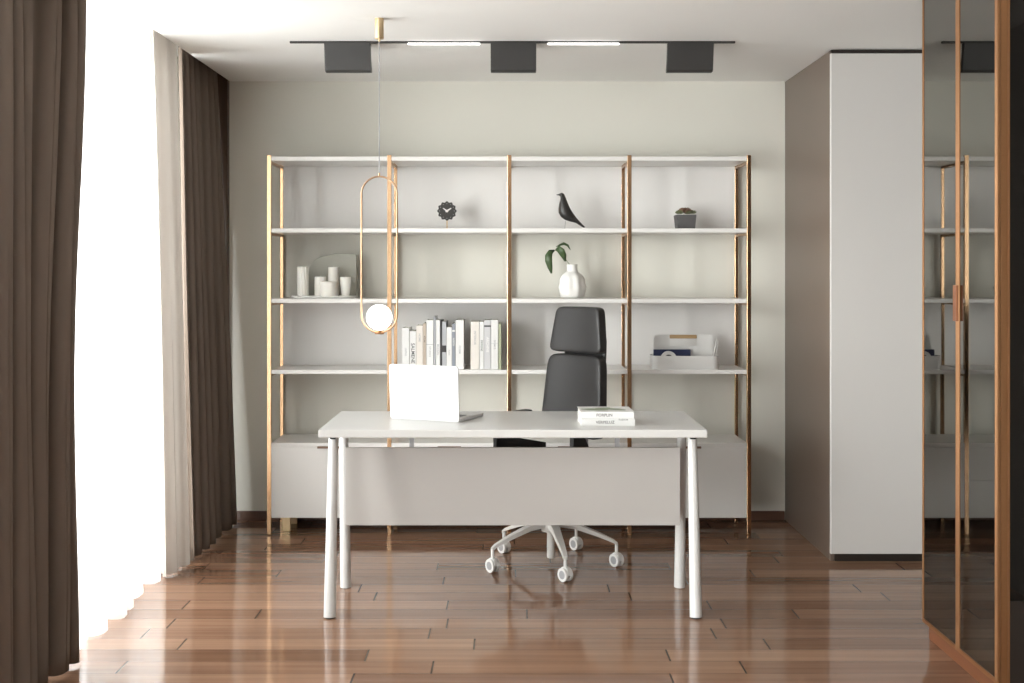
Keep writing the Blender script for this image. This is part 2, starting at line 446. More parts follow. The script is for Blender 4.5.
# ------------------------------------------------------------------ bookcase
YFp = 6.117
bc = empty('bookcase', (0, YFp, 0), 'wide white shelving unit with rose brass posts and drawers along the back wall', 'bookcase')
PX = [-1.282, -.642, -.003, .636, 1.272]
def local_box(x0, x1, y0, y1, z0, z1, bev=0.0): # y in world -> bookcase local
    bm = bmesh.new(); box(bm, x0, x1, y0 - YFp, y1 - YFp, z0, z1, bev); return bm
DEPTH_B = 6.482
SH = [(1.992, 2.014), (1.610, 1.632), (1.235, 1.257), (.857, .879)]
for x in PX:
    fp = finish('front_post', local_box(x - .011, x + .011, YFp, YFp + .022, .006, 2.022, .0015), M['brass'], bc)
    bm = bmesh.new(); lathe(bm, [(.012, 0), (.013, .002), (.010, .006)], (x, .011, 0), 16); finish('foot', bm, M['brass'], fp)
    for (a, b_) in SH:
        finish('crossbar', local_box(x - .008, x + .008, YFp + .0225, 6.4545, a - .014, a - .001), M['brass'], fp)
    finish('rear_post', local_box(x - .009, x + .009, 6.455, 6.475, 0, 2.022, .0015), M['brass'], bc)
for (a, b_) in SH:
    for k in range(4):
        finish('shelf', local_box(PX[k] + .0113, PX[k + 1] - .0113, YFp + .002, 6.453, a, b_, .0015), M['white'], bc)
for (z0, z1) in ((1.6325, 1.9915), (.8795, 1.2345)):
    for k in range(4):
        finish('back_panel', local_box(PX[k] + .0095, PX[k + 1] - .0095, 6.456, 6.470, z0, z1), M['backp'], bc)
# drawers
ZD0, ZD1 = .092, .468
finish('cabinet_top', local_box(PX[0] + .0113, PX[4] - .0113, YFp + .002, 6.453, .4685, .490, .0015), M['white'], bc)
finish('carcass', local_box(PX[0] + .0125, PX[4] - .0125, YFp + .024, 6.453, ZD0, .468), M['white'], bc)
for k in range(4):
    spans = [(ZD0, ZD1)] if k != 2 else [(ZD0, .288), (.2905, ZD1)]
    x0, x1 = PX[k] + (.012 if k == 0 else .0004), PX[k + 1] - (.012 if k == 3 else .0004)
    for n_, (a, b_) in enumerate(spans):
        d = finish('drawer_front', local_box(x0, x1, YFp - .001, YFp + .0225, a, b_, .0008) if False else local_box(x0 + (.011 if k else 0), x1 - (.011 if k < 3 else 0), YFp + .001, YFp + .0225, a, b_, .0012), M['white'], bc)
        if b_ == ZD1:
            xm = (PX[k] + PX[k + 1]) / 2
            finish('handle', local_box(xm - .062, xm + .062, YFp - .010, YFp + .0005, .462, .473, .001), M['handleb'], d)['label'] = 'bronze finger pull'
for x in (PX[0] + .075,):
    for y in (YFp + .10, 6.40):
        bm = bmesh.new(); box(bm, x - .022, x + .022, y - YFp - .010, y - YFp + .010, .0, ZD0 - .0005, .002); finish('foot', bm, M['gold'], bc)['label'] = 'flat gold foot under the drawers'

# ------------------------------------------------------------------ desk
dk = empty('desk', (0.0115, 4.915, 0), 'white rectangular desk on four round tapered legs', 'desk')
dx, dy = .0115, 4.915
bm = bmesh.new(); box(bm, -.7795, .7795, 4.605 - dy, 5.227 - dy, .736, .768, .004, 2); finish('tabletop', bm, M['desk'], dk)
for sx in (-1, 1):
    xx = sx * .741
    for (yb, yt, r0, r1) in ((4.655, 4.75, .025, .0195), (5.105, 5.045, .0245, .0195)):
        bm = bmesh.new()
        cone(bm, (xx, yb - dy, .004), (xx - sx * .0, yt - dy, .716), r0, r1, 28)
        lg = finish('leg', bm, M['leg'], dk, True)
        bm = bmesh.new(); cone(bm, (xx, yb - dy, 0), (xx, yb - dy, .004), .019, .019, 20); finish('foot_pad', bm, M['black'], lg)
        bm = bmesh.new(); box(bm, xx - .013, xx + .013, yt - dy - .024, yt - dy + .018, .712, .7355, .003); finish('bracket', bm, M['black'], lg)
bm = bmesh.new()
for y in (4.72, 5.07): box(bm, -.70, .70, y - dy - .012, y - dy + .012, .7205, .7355)
finish('under_rail', bm, M['leg'], dk)
Yp = 4.90
bm = bmesh.new(); box(bm, -.712, .712, Yp - dy - .008, Yp - dy + .008, at(0, 525, Yp).z, at(0, 447.3, Yp).z, .0015); finish('modesty_panel', bm, M['panel'], dk)
for px in (411.5, 617.5):
    x = at(px, 0, Yp).x - dx
    bm = bmesh.new(); box(bm, x - .010, x + .010, Yp - dy + .0085, Yp - dy + .013, at(0, 452, Yp).z, .7355); finish('hanger', bm, M['castergrey'], dk)

# ------------------------------------------------------------------ laptop
hl, hr = Vector((-.514, 4.957)), Vector((-.212, 4.823))
ang = math.atan2(hr.y - hl.y, hr.x - hl.x); lw = (hr - hl).length
lp = empty('laptop', ((hl.x + hr.x) / 2, (hl.y + hr.y) / 2, .7682), 'open white laptop on the desk, its lid turned to the viewer', 'laptop', rz=ang)
bm = bmesh.new(); box(bm, -lw / 2, lw / 2, .004, .236, .001, .015, .003, 2); bs = finish('base', bm, M['laptop'], lp, True)
bm = bmesh.new()
for r in range(5):
    for q in range(13):
        box(bm, -lw / 2 + .026 + q * .0215, -lw / 2 + .0445 + q * .0215, .055 + r * .0195 - .022, .0715 + r * .0195 - .022, .0152, .0166)
finish('keyboard', bm, M['keys'], bs)
bm = bmesh.new(); box(bm, -.05, .05, .155, .222, .0151, .0156); finish('touchpad', bm, M['castergrey'], bs)
lean = Matrix.Rotation(math.radians(3.0), 4, 'X')
bm = bmesh.new()
# rounded lid outline
R_ = .012; out = []
for (cx_, cz_, a0) in ((lw / 2 - R_, R_ + .001, -90), (lw / 2 - R_, .237 - R_, 0), (-lw / 2 + R_, .237 - R_, 90), (-lw / 2 + R_, R_ + .001, 180)):
    for q in range(6):
        a = math.radians(a0 + 18 * q); out.append((cx_ + R_ * math.cos(a), cz_ + R_ * math.sin(a)))
prism(bm, out, 'y', -.003, .003)
for v in bm.verts: v.co = lean @ v.co
lid = finish('lid', bm, M['laptop'], lp, True)
bm = bmesh.new(); box(bm, -lw / 2 + .006, lw / 2 - .006, .0032, .0038, .010, .231, mtx=lean); finish('screen', bm, M['screen'], lid)
bm = bmesh.new(); cone(bm, (-.11, .004, .006), (.11, .004, .006), .005, .005, 12); finish('hinge', bm, M['castergrey'], lp, True)

# ------------------------------------------------------------------ books
def book(name, w_, d_, h_, cover, label, cat='book', group=None, loc=(0, 0, 0), rz=0, spine='left', standing=True, text=None, tmat=None, tz=.5, tsize=None, band=None):
    """standing book: spine faces -Y (the room), width along X"""
    o = empty(name, loc, label, cat, group, rz)
    t = min(.0018, w_ * .18)
    bm = bmesh.new()
    box(bm, -w_ / 2, -w_ / 2 + t, 0, d_, 0, h_, .0004, 1); box(bm, w_ / 2 - t, w_ / 2, 0, d_, 0, h_, .0004, 1)
    box(bm, -w_ / 2, w_ / 2, -.0012, .0012, 0, h_, .0006, 1)
    finish('cover', bm, cover, o)
    bm = bmesh.new(); box(bm, -w_ / 2 + t, w_ / 2 - t, .0013, d_ - .004, .002, h_ - .003); finish('pages', bm, M['paper'], o)
    if text:
        m = Matrix.Translation((0, -.0016, h_ * tz)) @ Matrix.Rotation(PI / 2, 4, 'X') @ Matrix.Rotation(-PI / 2, 4, 'Z')
        text_part('spine_title', text, tsize or w_ * .6, tmat or M['ink'], o, m, .0003)
    if band:
        bm = bmesh.new(); box(bm, -w_ / 2 - .0002, w_ / 2 + .0002, -.0018, -.0012, h_ * band[0], h_ * band[1]); finish('spine_band', bm, band[2], o)
    return o

cov = lambda n, c: pm(n, c, 0.45, var=0.02, scale=20)
CW, CWc, CG, CD, CB, CT, CGr = (cov('white cover', (.70, .70, .69)), cov('cream cover', (.69, .65, .60)), cov('grey cover', (.40, .41, .43)),
    cov('dark cover', (.035, .033, .033)), cov('blue grey cover', (.25, .27, .31)), cov('tan cover', (.48, .40, .33)), cov('green cover', (.34, .38, .26)))
Yb = 6.150; Zs = .8792
row = [ # px0, px1, top y, cover, label, text, ink, pos, size, band
 (402.2, 409.3, 327.8, CW, 'plain white book at the left end of the row behind the laptop', 'LIVING', M['inkg'], .42, .014, None),
 (409.7, 416.0, 331.0, CW, 'short white book with bold black spine lettering, second from the row\'s left end', 'SALMENE', M['ink'], .42, .026, None),
 (416.3, 422.8, 325.5, CWc, 'cream book standing between the bold-lettered white book and a thin tan book', 'HOME', M['inkg'], .72, .016, None),
 (423.0, 426.0, 323.5, CT, 'thin tan book right of the cream book', 'ATLAS', M['ink'], .66, .012, None),
 (426.4, 433.3, 320.0, CW, 'tall thick white book right of the thin tan book', 'STUDIO', M['inkg'], .36, .016, (.50, .51, M['inkg'])),
 (433.6, 435.6, 316.6, CG, 'very thin grey book, the tallest of the row', None, None, 0, 0, None),
 (435.9, 440.0, 320.0, CW, 'narrow tall white book just left of the thin black book', 'MODERN', M['inkg'], .40, .014, None),
 (440.2, 442.0, 320.5, CD, 'thin black book left of a dark grey one', None, None, 0, 0, None),
 (442.2, 446.2, 321.5, CG, 'grey book with a dark band, right of the thin black book', None, None, 0, 0, (.36, .50, CD)),
 (446.5, 451.8, 327.2, CW, 'short white book in the middle of the row, between two grey books', 'PLAN', M['inkg'], .4, .012, None),
 (452.1, 455.2, 323.5, CB, 'blue-grey patterned thin book left of a thick white one', 'NORTH', M['caster'], .6, .012, (.82, .86, CW)),
 (455.6, 463.8, 320.0, CW, 'thick white book standing just left of the gap in the row', 'FORM', M['inkg'], .40, .016, None),
 (470.6, 479.2, 321.6, CWc, 'thick off-white book standing just right of the gap, with grey title', 'INTERIOR', M['inkg'], .66, .017, None),
 (479.5, 483.8, 321.8, CW, 'narrow white book with small dark lettering, right of the off-white book', 'DESIGNS', M['ink'], .5, .015, None),
 (484.1, 490.8, 319.9, CG, 'pale grey patterned book near the right end of the row', 'ARCHIVE', M['caster'], .5, .020, (.86, .89, CD)),
 (491.1, 498.1, 319.9, CW, 'thick white book between the grey book and the thin green one', 'DOMUS', M['inkg'], .5, .014, (.52, .525, CG)),
 (498.5, 501.2, 323.8, CGr, 'thin green book at the right end of the row', None, None, 0, 0, None)]
CG2 = cov('light grey cover', (.55, .55, .56))
for i, (a, b_, ty, cv, lab, tx, tm, tz, ts, bd) in enumerate(row):
    if 'pale grey' in lab: cv = CG2
    p0, p1 = at(a, ty, Yb), at(b_, ty, Yb)
    book('book', p1.x - p0.x - .0004, .19 + .012 * math.sin(i * 2.3), p0.z - Zs, cv, lab, group='books in a row on the lowest open shelf',
         loc=((p0.x + p1.x) / 2, Yb, Zs), text=tx, tmat=tm, tz=tz, tsize=ts, band=bd)

# two thick books lying on the desk
def flat_book(z0, h_, w_, d_, loc, rz, label, title, extra=None, art=False):
    o = empty('book', (*loc, z0), label, 'book', 'thick books stacked on the desk', rz)
    bm = bmesh.new()
    box(bm, -w_ / 2, w_ / 2, 0, d_, 0, .002, .0004, 1); box(bm, -w_ / 2, w_ / 2, 0, d_, h_ - .002, h_, .0004, 1)
    box(bm, -w_ / 2, w_ / 2, -.0012, .0012, 0, h_, .0006, 1)
    cv = finish('cover', bm, CW, o)
    bm = bmesh.new(); box(bm, -w_ / 2 + .003, w_ / 2 - .003, .0014, d_ - .003, .0021, h_ - .0021); finish('pages', bm, M['paper'], o)
    RX = Matrix.Rotation(PI / 2, 4, 'X')
    text_part('spine_title', title, .017, M['ink'], o, Matrix.Translation((-.012, -.0016, h_ * .50)) @ RX, .0003)
    if extra: text_part('spine_note', extra, .009, M['ink'], o, Matrix.Translation((.062, -.0016, h_ * .86)) @ RX, .0003, sx=1.3)
    if art:
        bm = bmesh.new()
        rr = random.Random(4)
        for k in range(7):
            cx_, cy_ = -w_ * .30 + k * w_ * .085, d_ * (.35 + .3 * rr.random()); a = rr.uniform(-.6, .9)
            pts = [(cx_ + .042 * math.cos(t) * math.cos(a) - .018 * math.sin(t) * math.sin(a), cy_ + .042 * math.cos(t) * math.sin(a) + .022 * math.sin(t) * math.cos(a)) for t in [2 * PI * q / 12 for q in range(12)]]
            prism(bm, pts, 'z', h_ + .0001 + k * .00004, h_ + .0004 + k * .00004)
        finish('cover_picture', bm, pm('green leaf print', (.22, .27, .17), .45, var=.35, scale=40), o)['label'] = 'green leafy print on the cover'
    return o
flat_book(.7682, .0285, .222, .185, (.403, 4.724), math.radians(2), 'lower of the two thick white books lying on the desk', 'VERPELUZ', 'TUDOR')
flat_book(.7970, .0285, .220, .183, (.400, 4.728), math.radians(1), 'upper of the two thick white books on the desk, with a green leafy cover', 'FORPLIN', None, True)

# ------------------------------------------------------------------ office chair
CA = math.radians(-48)
ch = empty('office_chair', (.196, 5.516, 0), 'high-back charcoal leather swivel chair on a white five-star base behind the desk', 'chair', rz=CA)
def back_fn(z0, zc_, wtop, wbot, hh):
    def f(c):
        t = (c.z / hh + .5); wv = wbot + (wtop - wbot) * t
        x = c.x * wv
        z = zc_ + c.z
        y = c.y + .172 + .075 * (z - .6) + .03 * (abs(x) / .2) ** 2 * -.6
        return Vector((x - .008, y, z))
    return f
hh = .400; bm = bmesh.new(); cushion(bm, .392, .062, hh, back_fn(0, .795, .92, 1.07, hh), 14, 9); 
br = finish('backrest', bm, M['leather'], ch, True, 180)
hh = .224; bm = bmesh.new(); cushion(bm, .392, .060, hh, back_fn(0, 1.117, .74, .92, hh), 14, 9); finish('headrest', bm, M['leather'], ch, True, 180)
bm = bmesh.new(); cushion(bm, .28, .016, .48, lambda c: Vector((c.x - .012, c.y + .172 + .062 / 2 + .014 + .075 * (c.z + .29), c.z + .88)), 8, 8); finish('back_shell', bm, M['black'], ch, True, 180)
bm = bmesh.new(); cushion(bm, .47, .48, .085, lambda c: Vector((c.x, c.y - .10, c.z + .475 - .25 * max(0, -c.y - .14) ** 1.5)), 12, 5); finish('seat', bm, M['leather'], ch, True, 180)
bm = bmesh.new(); box(bm, -.11, .11, -.16, .12, .385, .43, .01); tube(bm, [(0, .08, .41), (0, .17, .42), (0, .205, .50), (0, .215, .66)], [.028, .028, .026, .022], 12); box(bm, -.048, .048, .192, .212, .46, .70, .008); finish('mechanism', bm, M['castergrey'], ch, True)
for s in (-1, 1):
    xa = s * .265
    bm = bmesh.new(); cushion(bm, .055, .25, .024, lambda c: Vector((c.x + xa, c.y - .012, c.z + .694 + .06 * c.y)), 6, 5)
    ar = finish('armrest', bm, M['leather'], ch, True, 180)
    bm = bmesh.new()
    q = .21 if s < 0 else .04
    prism(bm, [(-.125, .694), (-.08, .694), (-.02, .585), (q, .535), (q, .470), (-.10, .450), (-.125, .5)], 'x', xa - .012, xa + .012)
    finish('arm_support', bm, M['black'], ar)
bm = bmesh.new(); lathe(bm, [(.017, .03), (.019, .034), (.019, .16)], n=24); lathe(bm, [(.018, .22), (.018, .39)], n=20); finish('gas_lift', bm, M['alu'], ch, True)
bm = bmesh.new(); lathe(bm, [(.030, .155), (.045, .16), (.048, .20), (.036, .222)], n=28); hub = finish('base_hub', bm, M['alu'], ch, True)
wa0 = [-80, -8, 64, 136, 208]
wheel_dir = math.radians(-142) - CA      # axle direction of the wheels, chair-local
for a in wa0:
    t = math.radians(a) - CA
    u = Vector((math.cos(t), math.sin(t), 0)); v = Vector((-u.y, u.x, 0))
    bm = bmesh.new()
    st = [(.03, .195, .024, .018), (.12, .183, .022, .015), (.22, .150, .018, .012), (.30, .118, .013, .009), (.319, .104, .011, .008)]
    rings = []
    for (r, z, hw, hh_) in st:
        p = u * r + Vector((0, 0, z))
        rings.append([bm.verts.new(p + v * (hw * sx_) + Vector((0, 0, hh_ * sz_))) for sx_, sz_ in ((-1, -.6), (-.8, 1), (.8, 1), (1, -.6))])
    for i in range(len(rings) - 1):
        for k in range(4): bm.faces.new((rings[i][k], rings[i][(k + 1) % 4], rings[i + 1][(k + 1) % 4], rings[i + 1][k]))
    bm.faces.new(rings[0][::-1]); bm.faces.new(rings[-1])
    finish('base_arm', bm, M['alu'], ch, True, 50)
    # caster
    e = u * .314
    ax = Vector((math.cos(wheel_dir), math.sin(wheel_dir), 0)); tr_ = Vector((-ax.y, ax.x, 0))
    bm = bmesh.new(); cone(bm, e + Vector((0, 0, .06)), e + Vector((0, 0, .106)), .008, .008, 12)
    # hood
    arc = [(.024 * math.cos(q), .024 * math.sin(q)) for q in [math.radians(d_) for d_ in range(-10, 191, 20)]]
    A_, B_ = [], []
    for (x_, z_) in arc:
        for lst, off in ((A_, -.008), (B_, .008)):
            lst.append(bm.verts.new(e + tr_ * (x_ * 1.25) + Vector((0, 0, .036 + z_ * 1.3)) + ax * off))
    for i in range(len(arc) - 1): bm.faces.new((A_[i], A_[i + 1], B_[i + 1], B_[i]))
    bm.faces.new(A_[::-1]); bm.faces.new(B_)
    cs = finish('caster', bm, M['caster'], ch, True)
    for sgn in (-1, 1):
        bm = bmesh.new(); ctr = e + Vector((0, 0, .031)) + ax * (sgn * .014)
        cone(bm, ctr - ax * .006, ctr + ax * .006, .031, .031, 28)
        bmesh.ops.bevel(bm, geom=[ed for ed in bm.edges if abs(ed.calc_face_angle(0)) > 1], offset=.0025, segments=2, affect='EDGES')
        wh = finish('wheel', bm, M['caster'], cs, True)
        bm = bmesh.new(); cone(bm, e + Vector((0, 0, .031)) + ax * (sgn * .0202), e + Vector((0, 0, .031)) + ax * (sgn * .0210), .019, .019, 24)
        o = finish('wheel_hub', bm, M['castergrey'], cs)

# ------------------------------------------------------------------ pendant lamp
YP = 4.885
pc = at(379.3, 0, YP).x
pl = empty('pendant_lamp', (pc, YP, ZC), 'brass pendant lamp with an oval ring and lit white globe above the desk', 'pendant lamp')
bm = bmesh.new(); lathe(bm, [(.0175, -.087), (.019, -.085), (.019, 0)], n=28); cone(bm, (0, 0, -.087), (0, 0, -.098), .005, .004, 12); finish('canopy', bm, M['gold'], pl, True)
zt = at(0, 176.5, YP).z - ZC; zb = at(0, 332.6, YP).z - ZC
bm = bmesh.new(); cone(bm, (0, 0, -.095), (0, 0, zt + .004), .0024, .0024, 8); finish('cord', bm, M['inkg'], pl, True)
Rr = .0755; pts = []
for q in range(0, 25): a = PI * q / 24; pts.append((Rr * math.cos(a), 0, zt - Rr + Rr * math.sin(a)))
for q in range(0, 25): a = PI + PI * q / 24; pts.append((Rr * math.cos(a), 0, zb + Rr + Rr * math.sin(a)))
bm = bmesh.new(); tube(bm, pts, .0040, 12, True); finish('ring', bm, M['ringm'], pl, True, 180)
bm = bmesh.new(); lathe(bm, [(.004, .0), (.004, .014), (.002, .016)], (0, 0, zt), 12); finish('ring_clasp', bm, M['brass'], pl, True)
zg = at(0, 317.3, YP).z - ZC
bm = bmesh.new(); bmesh.ops.create_uvsphere(bm, u_segments=40, v_segments=24, radius=.0545, matrix=Matrix.Translation((0, 0, zg))); finish('globe', bm, M['globe'], pl, True, 180)
bm = bmesh.new(); lathe(bm, [(.009, zb - .004), (.012, zb + .001), (.012, zb + .008), (.009, zb + .010)], n=20); cone(bm, (-.018, 0, zb), (.020, 0, zb), .007, .007, 14); finish('globe_holder', bm, M['copper'], pl, True)

# ------------------------------------------------------------------ ceiling track with lamps
YT = 5.37; P = F / YT
tr = empty('track_light', (at(512.5, 0, YT).x, YT, ZC), 'black ceiling track with three charcoal lamp heads and two lit bars', 'ceiling light')
tx = at(512.5, 0, YT).x
x0, x1 = at(290, 0, YT).x - tx, at(735, 0, YT).x - tx
bm = bmesh.new(); box(bm, x0, x1, -.008, .008, -.009, 0, .001); finish('track', bm, M['track'], tr)
for (a, b_) in ((407.8, 479.8), (547.6, 619.2)):
    bm = bmesh.new(); box(bm, at(a, 0, YT).x - tx, at(b_, 0, YT).x - tx, -.010, .010, -.015, -.0092, .002); finish('light_bar', bm, M['led'], tr)['label'] = 'lit white bar'
for (a, b_) in ((324.6, 370.6), (490.7, 536.2), (667.3, 713.3)):
    xa, xb = at(a, 0, YT).x - tx, at(b_, 0, YT).x - tx
    bm = bmesh.new()
    zt_, zb_ = -.0092, at(0, 71.2, YT).z - ZC
    hgt = zt_ - zb_
    # curved body seen from the side: narrow at the track, swept back and rounded at the bottom
    prof = [(-.016, zt_), (.016, zt_), (.018, zt_ - hgt * .3), (.028, zt_ - hgt * .6), (.050, zt_ - hgt * .85), (.056, zb_ + .006), (.050, zb_), (.018, zb_), (.008, zb_ + .006), (-.004, zt_ - hgt * .5)]
    prism(bm, prof, 'x', xa, xb)
    bmesh.ops.bevel(bm, geom=list(bm.edges), offset=.0012, segments=1, affect='EDGES')
    finish('lamp_head', bm, M['shade'], tr)

# ------------------------------------------------------------------ shelf objects
Z1, Z2, Z3 = 1.6322, 1.2572, .8792
# clock
Yc = 6.29; cc = at(447, 211, Yc)
ck = empty('desk_clock', (cc.x, Yc, Z1), 'small round black scalloped clock on a gold stem, top shelf left', 'clock')
zc = cc.z - Z1
bm = bmesh.new(); pts = []
for k in range(96):
    t = 2 * PI * k / 96; r = .0500 + .0035 * math.cos(12 * t); pts.append((r * math.cos(t), zc + r * math.sin(t)))
prism(bm, pts, 'y', -.009, .009); finish('case', bm, M['bird'], ck)
bm = bmesh.new()
for k in range(12):
    t = 2 * PI * k / 12; p = Vector((.040 * math.cos(t), -.0105, zc + .040 * math.sin(t)))
    cone(bm, p, p + Vector((0, .002, 0)), .0022, .0022, 8)
finish('hour_marks', bm, M['inkg'], ck)
def hand(L_, a, w_, nm):
    bm = bmesh.new(); d = Vector((math.sin(a), 0, math.cos(a))); n_ = Vector((d.z, 0, -d.x))
    o0 = Vector((0, -.012, zc))
    vs = [o0 - d * .008 - n_ * w_, o0 + d * L_ - n_ * w_ * .4, o0 + d * L_ + n_ * w_ * .4, o0 - d * .008 + n_ * w_]
    A_ = [bm.verts.new(v) for v in vs]; B_ = [bm.verts.new(v + Vector((0, .0012, 0))) for v in vs]
    for i in range(4): bm.faces.new((A_[i], A_[(i + 1) % 4], B_[(i + 1) % 4], B_[i]))
    bm.faces.new(A_); bm.faces.new(B_[::-1]); finish(nm, bm, M['caster'], ck)
hand(.028, math.radians(58), .0055, 'hour_hand'); hand(.026, math.radians(-55), .005, 'minute_hand')
bm = bmesh.new(); cone(bm, (0, 0, .004), (0, 0, zc - .048), .0035, .0035, 12); lathe(bm, [(.020, 0), (.020, .003), (.006, .006)], n=24); finish('stand', bm, M['gold'], ck, True)
# bird
Yd = 6.27
bd = empty('bird_figurine', (at(565, 0, Yd).x, Yd, Z1), 'black stylised wooden bird figurine on thin wire legs', 'figurine')
ox = at(565, 0, Yd).x
st = [((556.4, 194.6), (556.4, 195.0), .001), ((558.6, 194.0), (558.9, 195.6), .003), ((559.8, 193.3), (560.2, 196.4), .009), ((562.0, 192.6), (560.3, 198.4), .014),
      ((564.3, 194.0), (560.0, 200.8), .017), ((566.0, 198.0), (559.2, 204.0), .021), ((567.9, 203.4), (558.4, 208.6), .026), ((570.3, 208.6), (558.6, 213.0), .029),
      ((573.0, 213.0), (560.9, 217.0), .029), ((575.6, 216.6), (565.2, 220.0), .025), ((578.0, 219.6), (570.4, 221.7), .018), ((580.6, 222.4), (575.8, 222.9), .011),
      ((583.4, 225.3), (580.3, 225.9), .008), ((585.4, 227.2), (583.4, 227.7), .005)]
bm = bmesh.new(); rings = []
for (a, b_, th) in st:
    A_, B_ = at(*a, Yd), at(*b_, Yd); mid_ = (A_ + B_) / 2; hv = (A_ - B_) / 2
    mid_ = Vector((mid_.x - ox, 0, mid_.z - Z1))
    rings.append([bm.verts.new(mid_ + hv * math.cos(2 * PI * k / 16) + Vector((0, th * math.sin(2 * PI * k / 16), 0))) for k in range(16)])
for i in range(len(rings) - 1):
    for k in range(16): bm.faces.new((rings[i][k], rings[i][(k + 1) % 16], rings[i + 1][(k + 1) % 16], rings[i + 1][k]))
bm.faces.new(rings[0][::-1]); bm.faces.new(rings[-1])
finish('body', bm, M['bird'], bd, True, 180)
for s in (-1, 1):
    bm = bmesh.new(); xx = at(565.5, 0, Yd).x - ox
    tube(bm, [(xx, s * .008, .045), (xx - .004, s * .014, .003), (xx - .018, s * .016, .0015)], .0012, 8)
    tube(bm, [(xx - .004, s * .014, .003), (xx + .010, s * .020, .0015)], .0012, 8); finish('leg', bm, M['wire'], bd, True)
# potted succulent
Ys = 6.27; p = at(685, 0, Ys)
ps = empty('potted_succulent', (p.x, Ys, Z1), 'small succulent in a square charcoal pot on the shelf', 'potted plant')
bm = bmesh.new(); hp = .078
def sq(r, z): return [bm.verts.new((sx_ * r, sy_ * r, z)) for sx_, sy_ in ((-1, -1), (1, -1), (1, 1), (-1, 1))]
r1_, r2_ = .0475, .0545
L1 = [sq(r1_, 0), sq(r2_, hp), sq(r2_ - .006, hp), sq(r2_ - .007, hp - .012)]
for i in range(3):
    for k in range(4): bm.faces.new((L1[i][k], L1[i][(k + 1) % 4], L1[i + 1][(k + 1) % 4], L1[i + 1][k]))
bm.faces.new(L1[0][::-1]); bm.faces.new(L1[3])
bmesh.ops.bevel(bm, geom=[e_ for e_ in bm.edges], offset=.0015, segments=2, affect='EDGES')
finish('pot', bm, M['pot'], ps)
bm = bmesh.new()
for k in range(60):
    x_, y_ = random.uniform(-.042, .042), random.uniform(-.042, .042)
    bmesh.ops.create_icosphere(bm, subdivisions=1, radius=random.uniform(.004, .007), matrix=Matrix.Translation((x_, y_, hp - .008 + random.uniform(0, .006))))
g_ = finish('gravel', bm, M['pebble'], ps, True); g_['kind'] = 'stuff'
def rosette(bm, c_, R, n_, lay):
    for L_ in range(lay):
        for k in range(n_ - L_):
            a = 2 * PI * (k + .5 * L_) / (n_ - L_); el = math.radians(12 + 68 * L_ / lay); rr = R * (1 - .5 * L_ / lay)
            d = Vector((math.cos(a) * math.cos(el), math.sin(a) * math.cos(el), math.sin(el)))
            tube(bm, [c_, c_ + d * rr * .35, c_ + d * rr * .7, c_ + d * rr + Vector((0, 0, rr * .08))], [rr * .10, rr * .20, rr * .17, .0006], 7)
bm = bmesh.new(); rosette(bm, Vector((0, 0, hp + .016)), .042, 9, 5); o = finish('rosette', bm, M['succr'], ps, True)
bm = bmesh.new()
for (x_, y_, R) in ((-.032, -.018, .026), (.036, -.010, .028), (.020, .028, .026), (-.026, .026, .026), (.016, -.034, .018)):
    rosette(bm, Vector((x_, y_, hp + .010)), R, 7, 4)
finish('foliage', bm, M['succ'], ps, True)
# vase with a twig
Yv = 6.28; p = at(572.3, 0, Yv)
vs_ = empty('vase', (p.x, Yv, Z2), 'white dimpled ceramic vase above the chair\'s headrest', 'vase')
def dimple(t, z):
    if z > .142: return 1.0
    k = z / .142
    return 1 + .10 * math.sin(4 * t + 8 * k) * math.sin(4 * t - 8 * k) * math.sin(PI * min(1, max(0, k)))
prof = [(.050, 0), (.063, .004), (.070, .02), (.073, .04), (.074, .06), (.073, .08), (.069, .10), (.060, .12), (.048, .134), (.034, .142), (.029, .148), (.028, .160), (.028, .180), (.029, .184), (.026, .185), (.024, .180), (.024, .15)]
bm = bmesh.new(); lathe(bm, prof, n=64, fn=dimple); finish('body', bm, M['ceramic'], vs_, True, 180)
tw = empty('leafy_twig', (p.x, Yv, Z2 + .15), 'twig with three dark green leaves in the white vase', 'plant')
def lp_(px, py): q = at(px, py, Yv); return Vector((q.x - p.x, 0, q.z - Z2 - .15))
bm = bmesh.new()
tube(bm, [Vector((0.01, .004, .002)), lp_(570, 265), lp_(566, 260), lp_(560, 253), lp_(555, 250)], .0016, 8); finish('stem', bm, M['stem'], tw, True)
def leaf(pts, wd, fold, yo):
    bm = bmesh.new(); n_ = len(pts); A_ = []
    for i, q in enumerate(pts):
        t = i / (n_ - 1); w_ = wd * math.sin(PI * min(1, t * .92 + .04)) ** .8
        d = (pts[min(i + 1, n_ - 1)] - pts[max(0, i - 1)]).normalized()
        s_ = Vector((d.z, 0, -d.x)); s_ = (s_ + Vector((0, fold, 0))).normalized()
        q2 = q + Vector((0, yo * math.sin(PI * t), 0))
        A_.append([bm.verts.new(q2 - s_ * w_ + Vector((0, -.004, 0))), bm.verts.new(q2), bm.verts.new(q2 + s_ * w_ + Vector((0, -.004, 0)))])
    for i in range(n_ - 1):
        for k in range(2): bm.faces.new((A_[i][k], A_[i][k + 1], A_[i + 1][k + 1], A_[i + 1][k]))
    o = finish('leaf', bm, M['leaf'], tw, True, 180); md = o.modifiers.new('s', 'SOLIDIFY'); md.thickness = .0012
leaf([lp_(554.5, 250.2), lp_(550.5, 251.8), lp_(548.4, 256), lp_(548.4, 261), lp_(549.8, 267), lp_(551.4, 273.5)], .021, .35, -.03)
leaf([lp_(555.5, 249.5), lp_(558, 248.6), lp_(561, 251.5), lp_(563.5, 256), lp_(565.3, 261.5)], .020, .3, -.04)
leaf([lp_(556, 246.8), lp_(559.5, 245.2), lp_(563.5, 243.6), lp_(567.5, 245.4), lp_(570.4, 250)], .011, 1.2, -.03)
